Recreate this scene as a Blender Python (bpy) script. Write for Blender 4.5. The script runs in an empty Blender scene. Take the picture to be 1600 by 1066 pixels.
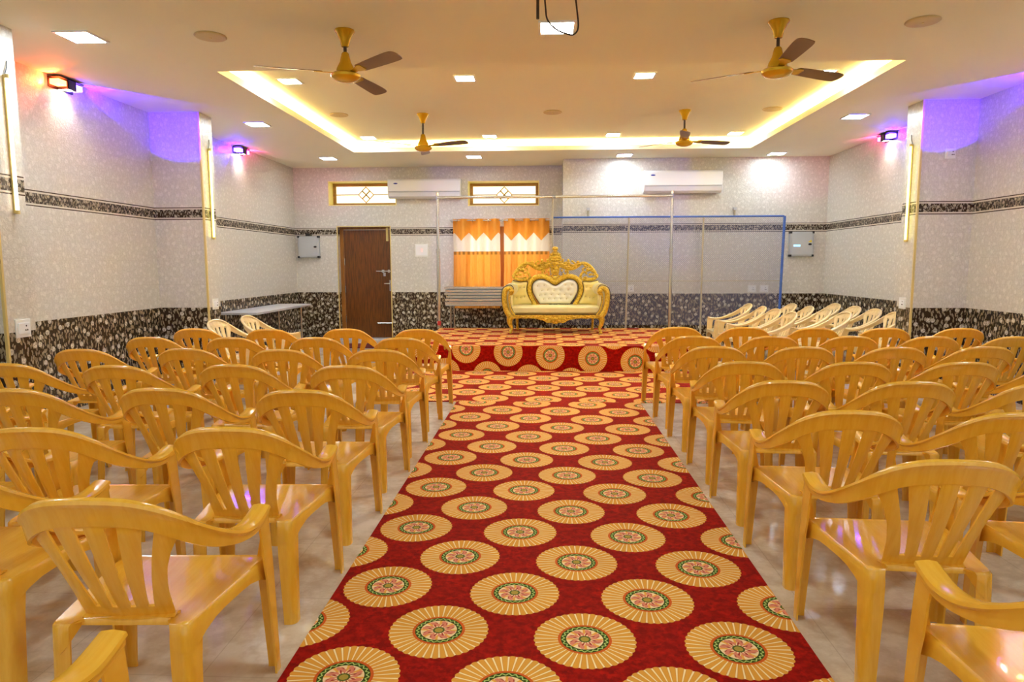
import bpy, bmesh, math, random
from mathutils import Vector, Matrix
random.seed(7)
sc = bpy.context.scene
COL = sc.collection
PI = math.pi

# ---------------------------------------------------------------- camera, world, exposure
cam_d = bpy.data.cameras.new('camera'); cam = bpy.data.objects.new('camera', cam_d); COL.objects.link(cam)
cam_d.sensor_fit = 'HORIZONTAL'; cam_d.sensor_width = 36.0; cam_d.lens = 1067.0/1600.0*36.0
cam_d.clip_start = 0.05; cam_d.clip_end = 100
_P, _Y, _R = 0.1112, 0.0473, 0.0033
_f = Vector((-math.sin(_Y)*math.cos(_P), math.cos(_Y)*math.cos(_P), -math.sin(_P)))
_rt = Vector((math.cos(_Y), math.sin(_Y), 0)); _up = _rt.cross(_f)
_r2 = _rt*math.cos(_R) - _up*math.sin(_R); _u2 = _up*math.cos(_R) + _rt*math.sin(_R)
_m = Matrix((_r2, _u2, -_f)).transposed().to_4x4(); _m.translation = Vector((0, 0, 1.5))
cam.matrix_world = _m
sc.camera = cam
w = bpy.data.worlds.new('world'); sc.world = w; w.use_nodes = True
w.node_tree.nodes['Background'].inputs[0].default_value = (0.96, 1.0, 0.86, 1)
w.node_tree.nodes['Background'].inputs[1].default_value = 0.32
sc.view_settings.view_transform = 'Standard'; sc.view_settings.look = 'None'
sc.view_settings.gamma = 1.0; sc.view_settings.use_curve_mapping = False
sc.view_settings.exposure = 1.4
PANEL_E = 46.0      # ceiling LED panels
COVE_E = 46.0       # warm strip in the cove
sc.cycles.max_bounces = 7; sc.cycles.diffuse_bounces = 5; sc.cycles.glossy_bounces = 3
sc.cycles.transparent_max_bounces = 8; sc.cycles.caustics_reflective = False; sc.cycles.caustics_refractive = False
sc.cycles.sample_clamp_indirect = 6.0

# ---------------------------------------------------------------- node helpers
def srgb(r, g, b):
    f = lambda c: (c/255)/12.92 if c/255 <= 0.04045 else (((c/255)+0.055)/1.055)**2.4
    return (f(r), f(g), f(b), 1.0)
class NT:
    def __init__(s, name):
        s.m = bpy.data.materials.new(name); s.m.use_nodes = True
        s.t = s.m.node_tree; s.n = s.t.nodes; s.l = s.t.links
        s.b = s.n['Principled BSDF']; s.out = s.n['Material Output']
    def put(s, sock, v):
        if isinstance(v, X): s.l.new(v.s, sock)
        elif hasattr(v, 'is_output'): s.l.new(v, sock)
        else: sock.default_value = v
    def math(s, op, a, b=0.0, c=0.0, clamp=False):
        n = s.n.new('ShaderNodeMath'); n.operation = op; n.use_clamp = clamp
        for i, v in enumerate((a, b, c)): s.put(n.inputs[i], v)
        return X(s, n.outputs[0])
    def mix(s, f, a, b):
        n = s.n.new('ShaderNodeMix'); n.data_type = 'RGBA'
        s.put(n.inputs[0], f); s.put(n.inputs[6], a); s.put(n.inputs[7], b)
        return n.outputs[2]
    def vec(s, x, y, z=0.0):
        n = s.n.new('ShaderNodeCombineXYZ')
        for i, v in enumerate((x, y, z)): s.put(n.inputs[i], v)
        return n.outputs[0]
    def sep(s, v):
        n = s.n.new('ShaderNodeSeparateXYZ'); s.l.new(v, n.inputs[0])
        return [X(s, o) for o in n.outputs]
    def pos(s):
        return s.n.new('ShaderNodeNewGeometry').outputs['Position']
    def coord(s, k):
        return s.n.new('ShaderNodeTexCoord').outputs[k]
    def noise(s, v, scale, detail=2.0, rough=0.5, out=0):
        n = s.n.new('ShaderNodeTexNoise'); s.l.new(v, n.inputs['Vector'])
        n.inputs['Scale'].default_value = scale; n.inputs['Detail'].default_value = detail; n.inputs['Roughness'].default_value = rough
        return X(s, n.outputs[0]) if out == 0 else n.outputs[1]
    def voro(s, v, scale, rnd=1.0, feature='F1', out='Distance'):
        n = s.n.new('ShaderNodeTexVoronoi'); n.feature = feature; n.voronoi_dimensions = '2D'
        s.l.new(v, n.inputs['Vector']); n.inputs['Scale'].default_value = scale; n.inputs['Randomness'].default_value = rnd
        return X(s, n.outputs[out]) if out == 'Distance' else n.outputs[out]
    def bump(s, h, strength=0.3, dist=0.01):
        n = s.n.new('ShaderNodeBump'); s.put(n.inputs['Height'], h)
        n.inputs['Strength'].default_value = strength; n.inputs['Distance'].default_value = dist
        s.l.new(n.outputs[0], s.b.inputs['Normal'])
    def base(s, c, rough=0.5, metal=0.0, spec=0.5):
        s.put(s.b.inputs['Base Color'], c); s.put(s.b.inputs['Roughness'], rough)
        s.b.inputs['Metallic'].default_value = metal; s.b.inputs['Specular IOR Level'].default_value = spec
        return s
class X:
    def __init__(s, nt, sock): s.nt = nt; s.s = sock
    def __add__(a, b): return a.nt.math('ADD', a, b)
    def __radd__(a, b): return a.nt.math('ADD', a, b)
    def __sub__(a, b): return a.nt.math('SUBTRACT', a, b)
    def __rsub__(a, b): return a.nt.math('SUBTRACT', b, a)
    def __mul__(a, b): return a.nt.math('MULTIPLY', a, b)
    def __rmul__(a, b): return a.nt.math('MULTIPLY', a, b)
    def __truediv__(a, b): return a.nt.math('DIVIDE', a, b)
    def lt(a, b): return a.nt.math('LESS_THAN', a, b)
    def gt(a, b): return a.nt.math('GREATER_THAN', a, b)
    def abs(a): return a.nt.math('ABSOLUTE', a)
    def frac(a): return a.nt.math('FRACT', a)
    def sin(a): return a.nt.math('SINE', a)
    def max(a, b): return a.nt.math('MAXIMUM', a, b)
    def min(a, b): return a.nt.math('MINIMUM', a, b)
    def pow(a, b): return a.nt.math('POWER', a, b)
    def step(a, lo, hi):          # smooth 0..1 between lo and hi
        n = a.nt.n.new('ShaderNodeMapRange'); n.interpolation_type = 'SMOOTHSTEP'
        a.nt.l.new(a.s, n.inputs[0]); n.inputs[1].default_value = lo; n.inputs[2].default_value = hi
        return X(a.nt, n.outputs[0])
def plain(name, c, rough=0.5, metal=0.0, spec=0.5, var=0.06, vs=6.0, bump=0.0):
    """procedural surface: base colour with a faint noise variation"""
    t = NT(name); p = t.coord('Object')
    k = t.noise(p, vs, 3)
    d = tuple(x*(1-var) for x in c[:3]) + (1,); e = tuple(min(1, x*(1+var)) for x in c[:3]) + (1,)
    t.base(t.mix(k, d, e), rough, metal, spec)
    if bump: t.bump(t.noise(p, vs*12, 2), bump, 0.002)
    return t.m
def glow(name, c, e, see=None):
    t = NT(name); t.base(see or (0.9, 0.9, 0.9, 1), 0.4)
    t.b.inputs['Emission Color'].default_value = c; t.b.inputs['Emission Strength'].default_value = e
    return t.m

# ---------------------------------------------------------------- materials
def floral(t, uv, s=1.0):
    """returns (flower mask, leaf mask, inner shading) for a floral print in metres"""
    wob = t.noise(uv, 9*s, 2, out=1)
    va = t.n.new('ShaderNodeVectorMath'); va.operation = 'MULTIPLY_ADD'
    t.l.new(wob, va.inputs[0]); va.inputs[1].default_value = (0.07/s, 0.07/s, 0); t.l.new(uv, va.inputs[2])
    f = t.voro(uv, 7.5*s, 0.75)
    pet = t.noise(uv, 60*s, 2)
    flower = (f + (pet-0.5)*0.12).lt(0.20)
    mp = t.n.new('ShaderNodeMapping'); mp.inputs['Rotation'].default_value = (0, 0, 0.7); mp.inputs['Scale'].default_value = (1, 0.42, 1)
    t.l.new(va.outputs[0], mp.inputs[0])
    l1 = t.voro(mp.outputs[0], 30*s, 1.0)
    mp2 = t.n.new('ShaderNodeMapping'); mp2.inputs['Rotation'].default_value = (0, 0, -0.6); mp2.inputs['Scale'].default_value = (1, 0.4, 1)
    t.l.new(va.outputs[0], mp2.inputs[0])
    l2 = t.voro(mp2.outputs[0], 26*s, 1.0)
    leaf = l1.lt(0.25).max(l2.lt(0.23))
    tone = t.noise(uv, 22*s, 1)
    return flower, leaf, tone, pet, f

def mat_wall():
    t = NT('floral_wall_tile'); p = t.pos(); x, y, z = t.sep(p)
    u = x + y; uv = t.vec(u, z)
    fl, lf, tone, pet, fd = floral(t, uv)
    # dark dado tile
    leafc = t.mix(tone, srgb(92, 74, 50), srgb(186, 172, 146))
    flc = t.mix(pet.step(0.35, 0.62), srgb(150, 140, 122), srgb(222, 214, 200))
    dark = t.mix(fl, t.mix(lf, srgb(50, 33, 16), leafc), flc)
    # light tile
    fl2, lf2, tone2, pet2, _ = floral(t, uv, 1.25)
    fine = t.noise(uv, 48, 3, 0.7).step(0.42, 0.62)
    lightc = t.mix(fl2*0.40+lf2*0.30+fine*0.30, srgb(206, 201, 192), srgb(232, 228, 220))
    # border strip
    fb, lb, tb, pb, _ = floral(t, uv, 1.6)
    strip = t.mix(fb.max(lb*0.8), srgb(50, 34, 20), t.mix(tb, srgb(110, 94, 72), srgb(206, 196, 178)))
    zb, zt = 2.081, 2.238
    inb = z.gt(zb)*z.lt(zt)
    line = (z.lt(zb+0.011)).max(z.gt(zt-0.011))
    core = z.gt(zb+0.028)*z.lt(zt-0.028)
    bcol = t.mix(line, t.mix(core, srgb(214, 206, 190), strip), srgb(66, 46, 34))
    # tile joints
    jz = ((z-0.063)/0.3).frac(); ju = (u/0.45).frac()
    joint = (jz.lt(0.008)).max(ju.lt(0.006))
    c = t.mix(z.lt(0.963), lightc, dark); c = t.mix(inb, c, bcol)
    c = t.mix(joint*0.22, c, srgb(150, 138, 120))
    t.base(c, 0.12 + pet*0.12, 0, 0.5)
    h = fl2*0.6 + lf2*0.5 + fine*0.5
    t.bump(h, 0.5, 0.004)
    return t.m
def mat_floor():
    t = NT('beige_marble_floor'); p = t.pos(); x, y, z = t.sep(p)
    n1 = t.noise(p, 1.1, 6, 0.6); n2 = t.noise(p, 3.5, 5, 0.65)
    vein = (1.0 - ((n2-0.5).abs()*9)).max(0.0)
    c = t.mix(n1.step(0.35, 0.68), srgb(230, 216, 192), srgb(196, 174, 144))
    c = t.mix(vein*0.28, c, srgb(140, 104, 70))
    j = (((x+0.06)/0.6).frac().lt(0.007)).max(((y+0.1)/0.6).frac().lt(0.007))
    c = t.mix(j*0.28, c, srgb(130, 110, 86))
    t.base(c, 0.13 + n2*0.08, 0, 0.5)
    return t.m
def mat_carpet(name='medallion_carpet'):
    t = NT(name)
    uvn = t.n.new('ShaderNodeUVMap'); uvn.uv_map = 'UVMap'; u, v, _ = t.sep(uvn.outputs[0])
    px, py, x0, y0, sh = 0.595, 0.715, -0.43, 2.641, -0.075
    vv = v - (u - x0)*sh
    def cell(ox, oy):
        a = (((u-(x0+ox-px/2))/px).frac()-0.5)*px
        b = (((vv-(y0+oy-py/2))/py).frac()-0.5)*py
        b2 = b + a*sh
        return a, b2, (a*a+b2*b2).pow(0.5)
    a1, b1, r1 = cell(0, 0); a2, b2, r2 = cell(px/2, py/2)
    k = r1.lt(r2); r = r1.min(r2)
    a = a1*k + a2*(1.0-k); b = b1*k + b2*(1.0-k)
    R = 0.203; th = t.math('ARCTAN2', b, a); q = r/R
    ray = (th*(40/(2*PI))).frac(); tri = (ray-0.5).abs()          # 0 at the middle of a ray
    edge = 1.0 - (th*20).sin().abs()*(-0.03) - 0.02
    amber = t.mix(tri.step(0.30, 0.36), srgb(226, 158, 58), srgb(196, 120, 40))
    rays = t.mix(tri.step(0.36, 0.40), amber, srgb(248, 224, 164))
    rim = t.noise(t.vec(a, b), 90, 2)
    ringo = t.mix(rim, srgb(196, 70, 18), srgb(222, 110, 40))
    zig = ((q-0.425)*34 - (th*22).sin()*0.75).abs()
    ringg = t.mix(zig.lt(0.55), srgb(52, 74, 22), srgb(170, 196, 104))
    pet = (th*4).sin().abs(); pet8 = (th*8).sin()
    inner = t.mix((q*3.0 - pet*0.75).abs().step(0.12, 0.30), srgb(176, 60, 48), srgb(244, 214, 160))
    inner = t.mix((pet8*0.06 + q - 0.24).abs().lt(0.055), inner, srgb(224, 134, 104))
    inner = t.mix(((th*4).sin().abs().lt(0.3))*q.gt(0.2), inner, srgb(236, 170, 70))
    inner = t.mix(q.lt(0.10), inner, srgb(176, 150, 60)); inner = t.mix((q-0.10).abs().lt(0.018), inner, srgb(80, 96, 40))
    n = t.noise(t.vec(u, v), 26, 3, 0.7); n2 = t.noise(t.vec(u, v), 7, 2)
    damask = (((u*33).sin() + (v*29).sin() + (n2-0.5)*6).abs().step(0.2, 0.5))
    red = t.mix(n.step(0.35, 0.65), srgb(118, 5, 1), srgb(176, 18, 4))
    red = t.mix(damask*0.45, red, srgb(134, 8, 2))
    c = t.mix(q.lt(edge), red, rays)
    c = t.mix(q.lt(0.53), c, ringo); c = t.mix(q.lt(0.475), c, ringg); c = t.mix(q.lt(0.365), c, inner)
    fz = t.noise(t.vec(u, v), 900, 1)
    c = t.mix(fz*0.18, c, srgb(90, 30, 10))
    t.base(c, 0.85, 0, 0.06)
    t.b.inputs['Sheen Weight'].default_value = 0.06; t.b.inputs['Sheen Roughness'].default_value = 0.4
    t.b.inputs['Sheen Tint'].default_value = (1, 0.75, 0.5, 1)
    t.bump(fz, 0.25, 0.002)
    return t.m
def mat_plastic(name, c1, c2):
    t = NT(name); p = t.coord('Object')
    mp = t.n.new('ShaderNodeMapping'); mp.inputs['Scale'].default_value = (14, 1.2, 1.6); t.l.new(p, mp.inputs[0])
    g = t.noise(mp.outputs[0], 5, 4, 0.6)
    t.base(t.mix(g.step(0.3, 0.7), c1, c2), 0.18 + g*0.10, 0, 0.7)
    t.b.inputs['Coat Weight'].default_value = 0.2
    t.bump(t.noise(p, 25, 2), 0.04, 0.002)
    return t.m
def mat_wood(name, c1, c2, rough=0.35, axis=2):
    t = NT(name); p = t.coord('Object')
    mp = t.n.new('ShaderNodeMapping'); s = [18, 18, 18]; s[axis] = 1.2; mp.inputs['Scale'].default_value = s; t.l.new(p, mp.inputs[0])
    g = t.noise(mp.outputs[0], 3, 5, 0.6); t.base(t.mix(g.step(0.3, 0.7), c1, c2), rough)
    return t.m
def mat_curtain():
    t = NT('amber_curtain_cloth'); p = t.coord('Object'); x, y, z = t.sep(p)   # z is 0 at the rod, negative below
    tri = (((x+0.44)/0.29).frac()-0.5).abs()*2                                  # 0 at a point, 1 between
    hem = -0.335 + tri*0.16 - 0.06
    fabric = t.noise(t.vec(x*60, z*4), 3, 2)
    orange = t.mix(fabric, srgb(226, 140, 30), srgb(246, 178, 70))
    white = t.mix(fabric, srgb(232, 224, 200), srgb(252, 248, 236))
    c = t.mix(z.lt(hem), orange, white)
    low = t.mix(fabric, srgb(236, 152, 44), srgb(250, 190, 92))
    c = t.mix(z.lt(-0.60), c, low)
    fr = (z.gt(-0.66))*(z.lt(-0.60))
    c = t.mix(fr*((x*70).sin()*0.4+0.5), c, srgb(140, 96, 30))
    t.base(c, 0.55)
    tr = t.n.new('ShaderNodeBsdfTranslucent'); t.put(tr.inputs[0], c)
    ms = t.n.new('ShaderNodeMixShader'); ms.inputs[0].default_value = 0.25
    t.l.new(t.b.outputs[0], ms.inputs[1]); t.l.new(tr.outputs[0], ms.inputs[2]); t.l.new(ms.outputs[0], t.out.inputs[0])
    return t.m
def mat_net():
    t = NT('blue_grey_netting'); x, y, z = t.sep(t.pos())
    s = 0.034
    k = ((x+z)/s).frac().lt(0.15).max(((x-z)/s).frac().lt(0.15))
    t.base(srgb(128, 134, 168), 0.5)
    tr = t.n.new('ShaderNodeBsdfTransparent'); ms = t.n.new('ShaderNodeMixShader')
    t.put(ms.inputs[0], k); t.l.new(tr.outputs[0], ms.inputs[1]); t.l.new(t.b.outputs[0], ms.inputs[2]); t.l.new(ms.outputs[0], t.out.inputs[0])
    return t.m
def mat_gold():
    t = NT('gold_painted_carving'); p = t.coord('Object')
    n = t.noise(p, 45, 3)
    t.base(t.mix(n.step(0.35, 0.6), srgb(198, 154, 30), srgb(234, 198, 70)), 0.28, 0.4)
    t.bump(n, 0.35, 0.005)
    return t.m
def mat_tuft(name, c1, c2):
    t = NT(name); p = t.coord('Object'); n = t.noise(p, 8, 2)
    t.base(t.mix(n, c1, c2), 0.38); t.bump(t.noise(p, 60, 2), 0.1, 0.002)
    return t.m

M = dict(
    wall=mat_wall(), floor=mat_floor(), carpet=mat_carpet(),
    ceil=plain('painted_ceiling', srgb(242, 238, 218), 0.75, var=0.02, vs=1.5),
    chair=mat_plastic('amber_plastic', srgb(230, 168, 44), srgb(236, 178, 56)),
    cream=mat_plastic('cream_plastic', srgb(236, 206, 146), srgb(246, 220, 166)),
    disc=plain('beige_plate', srgb(206, 186, 140), 0.5), gold=mat_gold(), reveal=plain('yellow_window_glow_reveal', srgb(246, 232, 150), 0.5), goldpaint=plain('gold_trim_paint', srgb(222, 200, 130), 0.35, 0.2),  # reveal: the windows' yellow glow is put into the lining colour
    fan=plain('fan_gold_enamel', srgb(216, 170, 26), 0.25, 0.5, vs=9), blade=plain('fan_blade_bronze', srgb(122, 84, 34), 0.3, 0.5, vs=3),
    black=plain('black_plastic', srgb(26, 24, 24), 0.4), darkrod=plain('dark_rod', srgb(48, 30, 18), 0.4),
    white=plain('white_plastic', srgb(240, 240, 238), 0.25, var=0.01), whitefr=plain('white_frame', srgb(238, 240, 244), 0.4, var=0.01),
    steel=plain('stainless_steel', (0.60, 0.58, 0.56, 1), 0.24, 0.9, vs=20), bright=plain('satin_steel_sheet', (0.72, 0.74, 0.78, 1), 0.42, 0.55, vs=8), brush=plain('brushed_steel', (0.5, 0.5, 0.52, 1), 0.35, 0.85, vs=30),
    boxgrey=plain('grey_enamel', srgb(186, 190, 194), 0.4), blue=plain('blue_painted_pipe', srgb(60, 96, 176), 0.45, vs=25, var=0.3),
    post=plain('beige_pipe', srgb(176, 164, 140), 0.5), net=mat_net(), curtain=mat_curtain(),
    door=mat_wood('dark_brown_door_wood', srgb(78, 42, 8), srgb(120, 68, 18), 0.3), frame=mat_wood('brown_frame_wood', srgb(128, 78, 26), srgb(160, 104, 40), 0.35),
    winframe=mat_wood('ochre_window_wood', srgb(150, 106, 30), srgb(180, 132, 46), 0.4, 0),
    tuftw=mat_tuft('white_leatherette', srgb(226, 218, 196), srgb(246, 240, 224)), tufty=mat_tuft('pale_yellow_leatherette', srgb(232, 208, 120), srgb(244, 226, 152)),
    seat=mat_tuft('cream_leatherette', srgb(230, 214, 140), srgb(244, 232, 178)), bead=plain('dark_beading', srgb(70, 44, 12), 0.5),
    button=plain('tan_button', srgb(196, 176, 128), 0.4), redcloth=plain('dark_red_mat', srgb(96, 14, 12), 0.9, bump=0.4), sill=plain('pale_granite_sill', srgb(200, 204, 212), 0.2, vs=60, var=0.2),
    redtape=plain('red_tape', srgb(190, 40, 40), 0.5), bluemark=plain('blue_badge', srgb(40, 60, 170), 0.3), yel=plain('yellow_sticker', srgb(226, 200, 40), 0.4),
    indic=glow('indicator_green_blue', (0.1, 0.6, 1.0, 1), 0.6), redled=glow('red_indicator', (1, 0.05, 0.05, 1), 0.8),
    panel=glow('cool_white_diffuser', (0.82, 0.97, 1.06, 1), PANEL_E), panelb=glow('cool_white_diffuser_low', (0.82, 0.97, 1.06, 1), PANEL_E*0.55), cove=glow('warm_led_strip', (1.0, 0.74, 0.26, 1), COVE_E),
    pane=glow('daylit_frosted_glass', (1.0, 0.96, 0.58, 1), 0.52), panecur=glow('daylit_glass_behind_curtain', (1.0, 0.97, 0.9, 1), 1.8),
    tubey=glow('yellow_led_tube', (1.0, 0.86, 0.16, 1), 2.4), tubew=glow('pinkish_white_led_tube', (1.0, 0.80, 0.60, 1), 2.6),
    lensw=glow('white_lens', (1.0, 0.9, 0.78, 1), 30), lensr=glow('red_lens', (1.0, 0.10, 0.02, 1), 9), lensb=glow('blue_lens', (0.16, 0.06, 1.0, 1), 9), lensm=glow('magenta_lens', (1.0, 0.05, 0.45, 1), 9),
)

# ---------------------------------------------------------------- mesh helpers
def obj(name, bm, mat, parent=None, kind=None, smooth=True, ang=35, bevel=0.0, loc=None):
    if isinstance(bm, bmesh.types.BMesh):
        bmesh.ops.recalc_face_normals(bm, faces=bm.faces)
        me = bpy.data.meshes.new(name); bm.to_mesh(me); bm.free()
    else: me = bm
    o = bpy.data.objects.new(name, me); COL.objects.link(o)
    if not me.materials: me.materials.append(M[mat] if isinstance(mat, str) else mat)
    if bevel:
        b = o.modifiers.new('bevel', 'BEVEL'); b.width = bevel; b.segments = 2; b.limit_method = 'ANGLE'; b.angle_limit = math.radians(40)
    if smooth:
        for p in me.polygons: p.use_smooth = True
        me.set_sharp_from_angle(angle=math.radians(ang))
    if parent: o.parent = parent
    if kind: o['kind'] = kind
    if loc: o.location = loc
    return o
def thing(name, label, cat, loc=(0, 0, 0), rz=0.0, group=None):
    o = bpy.data.objects.new(name, None); COL.objects.link(o); o.empty_display_size = 0.1
    o.location = loc; o.rotation_euler = (0, 0, rz); o['label'] = label; o['category'] = cat
    if group: o['group'] = group
    return o
def tag(o, label, cat, group=None):
    o['label'] = label; o['category'] = cat
    if group: o['group'] = group
    return o
def box(bm, x0, y0, z0, x1, y1, z1):
    v = [bm.verts.new(p) for p in ((x0,y0,z0),(x1,y0,z0),(x1,y1,z0),(x0,y1,z0),(x0,y0,z1),(x1,y0,z1),(x1,y1,z1),(x0,y1,z1))]
    for f in ((0,3,2,1),(4,5,6,7),(0,1,5,4),(1,2,6,5),(2,3,7,6),(3,0,4,7)): bm.faces.new([v[i] for i in f])
    return bm
def B(*a):
    bm = bmesh.new()
    for i in range(0, len(a), 6): box(bm, *a[i:i+6])
    return bm
def cat(pts, n=6, closed=False):
    """Catmull-Rom through points (tuples of any length)"""
    P = [tuple(p) for p in pts]; out = []; L = len(P)
    rng = range(L if closed else L-1)
    for i in rng:
        g = (lambda k: P[k % L]) if closed else (lambda k: P[min(max(k, 0), L-1)])
        a, b, c, d = g(i-1), g(i), g(i+1), g(i+2)
        for j in range(n):
            t = j/n
            out.append(tuple(0.5*((2*q)+(-p+r)*t+(2*p-5*q+4*r-s)*t*t+(-p+3*q-3*r+s)*t**3) for p, q, r, s in zip(a, b, c, d)))
    if not closed: out.append(P[-1])
    return out
def tube(bm, pts, r, seg=10, closed=False, flat=1.0, caps=True):
    """sweep a circle (flattened in y by `flat`) along points; r is a number or a list"""
    P = [Vector(p) for p in pts]; L = len(P); rings = []
    up = Vector((0, 1, 0))
    for i, p in enumerate(P):
        a = P[(i-1) % L] if (closed or i > 0) else p; b = P[(i+1) % L] if (closed or i < L-1) else p
        d = (b-a).normalized() if (b-a).length > 1e-9 else Vector((0, 0, 1))
        ref = up if abs(d.dot(up)) < 0.95 else Vector((1, 0, 0))
        n = d.cross(ref).normalized(); m = n.cross(d).normalized()
        rr = r[min(i, len(r)-1)] if isinstance(r, (list, tuple)) else r
        rings.append([bm.verts.new(p + n*rr*math.cos(2*PI*k/seg) + m*rr*flat*math.sin(2*PI*k/seg)) for k in range(seg)])
    for i in range(L if closed else L-1):
        A, Bq = rings[i], rings[(i+1) % L]
        for k in range(seg): bm.faces.new((A[k], A[(k+1) % seg], Bq[(k+1) % seg], Bq[k]))
    if not closed and caps:
        bm.faces.new(rings[0][::-1]); bm.faces.new(rings[-1])
    return bm
def T(pts, r, **k): return tube(bmesh.new(), pts, r, **k)
def lathe(bm, prof, c=(0, 0, 0), seg=32):
    rings = []
    for r, z in prof:
        if r < 1e-6: rings.append([bm.verts.new((c[0], c[1], c[2]+z))])
        else: rings.append([bm.verts.new((c[0]+r*math.cos(2*PI*k/seg), c[1]+r*math.sin(2*PI*k/seg), c[2]+z)) for k in range(seg)])
    for A, Bq in zip(rings, rings[1:]):
        for k in range(seg):
            a = [A[0]] if len(A) == 1 else [A[k], A[(k+1) % seg]]
            b = [Bq[0]] if len(Bq) == 1 else [Bq[(k+1) % seg], Bq[k]]
            if len(a)+len(b) >= 3: bm.faces.new(a+b)
    return bm
def prism(bm, poly, f0, f1):
    """poly of 2-D points; f0, f1 map a 2-D point to the two ends"""
    a = [bm.verts.new(f0(*p)) for p in poly]; b = [bm.verts.new(f1(*p)) for p in poly]; n = len(poly)
    bm.faces.new(a[::-1]); bm.faces.new(b)
    for i in range(n): bm.faces.new((a[i], a[(i+1) % n], b[(i+1) % n], b[i]))
    return bm
def blob(bm, c, s, seg=10, rot=0.0):
    """ellipsoid turned by rot in the xz plane"""
    m = Matrix.Translation(c) @ Matrix.Rotation(rot, 4, 'Y') @ Matrix.Diagonal((s[0], s[1], s[2], 1))
    bmesh.ops.create_uvsphere(bm, u_segments=seg, v_segments=max(6, seg//2+2), radius=1.0, matrix=m)
    return bm
def solid(name, bm, mat, th, parent=None, off=0.0, sub=0):
    me = bpy.data.meshes.new(name); bmesh.ops.recalc_face_normals(bm, faces=bm.faces); bm.to_mesh(me); bm.free()
    o = bpy.data.objects.new(name, me); COL.objects.link(o)
    s = o.modifiers.new('s', 'SOLIDIFY'); s.thickness = th; s.offset = off; s.use_even_offset = False
    if sub: q = o.modifiers.new('u', 'SUBSURF'); q.levels = q.render_levels = sub
    dg = bpy.context.evaluated_depsgraph_get(); dg.update()
    m2 = bpy.data.meshes.new_from_object(o.evaluated_get(dg)); m2.name = name
    bpy.data.objects.remove(o); bpy.data.meshes.remove(me)
    m2.materials.clear()
    return obj(name, m2, mat, parent, ang=50)
def sheet(rows):
    bm = bmesh.new(); V = [[bm.verts.new(p) for p in r] for r in rows]
    for i in range(len(V)-1):
        for j in range(len(V[0])-1): bm.faces.new((V[i][j], V[i][j+1], V[i+1][j+1], V[i+1][j]))
    return bm
def copy_tree(o, parent=None):
    c = o.copy(); COL.objects.link(c); c.parent = parent
    for ch in list(o.children): copy_tree(ch, c)
    return c
def panel_with_holes(u0, u1, z0, z1, holes, f, depth):
    """a wall slab in (u, z) with rectangular holes; f(u, d, z) -> xyz, d runs 0..depth"""
    us = sorted({u0, u1, *[h[0] for h in holes], *[h[1] for h in holes]}); zs = sorted({z0, z1, *[h[2] for h in holes], *[h[3] for h in holes]})
    solidc = lambda i, j: 0 <= i < len(us)-1 and 0 <= j < len(zs)-1 and not any(h[0] <= us[i]+1e-6 and us[i+1] <= h[1]+1e-6 and h[2] <= zs[j]+1e-6 and zs[j+1] <= h[3]+1e-6 for h in holes)
    bm = bmesh.new(); cache = {}
    def V(u, d, z):
        k = (round(u, 5), round(d, 5), round(z, 5))
        if k not in cache: cache[k] = bm.verts.new(f(u, d, z))
        return cache[k]
    for i in range(len(us)-1):
        for j in range(len(zs)-1):
            if not solidc(i, j): continue
            a, b, c, e = us[i], us[i+1], zs[j], zs[j+1]
            for d in (0, depth): bm.faces.new((V(a, d, c), V(b, d, c), V(b, d, e), V(a, d, e)))
            for (di, dj, q) in ((-1, 0, ((a, c), (a, e))), (1, 0, ((b, c), (b, e))), (0, -1, ((a, c), (b, c))), (0, 1, ((a, e), (b, e)))):
                if not solidc(i+di, j+dj):
                    (p1, q1), (p2, q2) = q; bm.faces.new((V(p1, 0, q1), V(p2, 0, q2), V(p2, depth, q2), V(p1, depth, q1)))
    return bm

# ---------------------------------------------------------------- room shell
ZC, ZT = 3.41, 3.58
XL, XLP, XR, XRP = -4.96, -4.32, 5.09, 4.45
YBL, YBR, XJ, YF = 13.55, 12.74, 0.34, -2.2
S = 'structure'
obj('floor', B(XL-0.3, YF-0.3, -0.1, XR+0.3, YBL+0.5, 0.0), 'floor', kind=S, smooth=False)
def piers(bm, xa, xb, ys):
    for y0, y1 in ys: box(bm, min(xa, xb), y0, 0, max(xa, xb), y1, ZC)
bm = B(XL-0.25, YF, 0, XL, YBL+0.25, ZT+0.1); piers(bm, XL, XLP, ((5.27, 5.59), (8.6, 8.93), (1.9, 2.22), (-1.5, -1.18)))
obj('wall_left', bm, 'wall', kind=S, smooth=False)
bm = B(XR, YF, 0, XR+0.25, YBL+0.25, ZT+0.1); piers(bm, XR, XRP, ((8.5, 8.85), (5.15, 5.5), (1.8, 2.15), (-1.5, -1.15)))
obj('wall_right', bm, 'wall', kind=S, smooth=False)
D0, D1, DH = -4.11, -3.05, 2.26            # door opening
W1 = (-4.26, -2.92, 2.68, 3.14); W2 = (-1.49, -0.11, 2.655, 3.12); W3 = (-1.62, 0.02, 0.95, 2.25)
obj('wall_back', panel_with_holes(XL, XJ+0.25, 0, ZT+0.1, [(D0, D1, 0, DH), W1, W2, W3], lambda u, d, z: (u, YBL+d, z), 0.42), 'wall', kind=S, smooth=False)
obj('wall_back_right', B(XJ, YBR, 0, XR, YBL+0.25, ZT+0.1), 'wall', kind=S, smooth=False)
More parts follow.
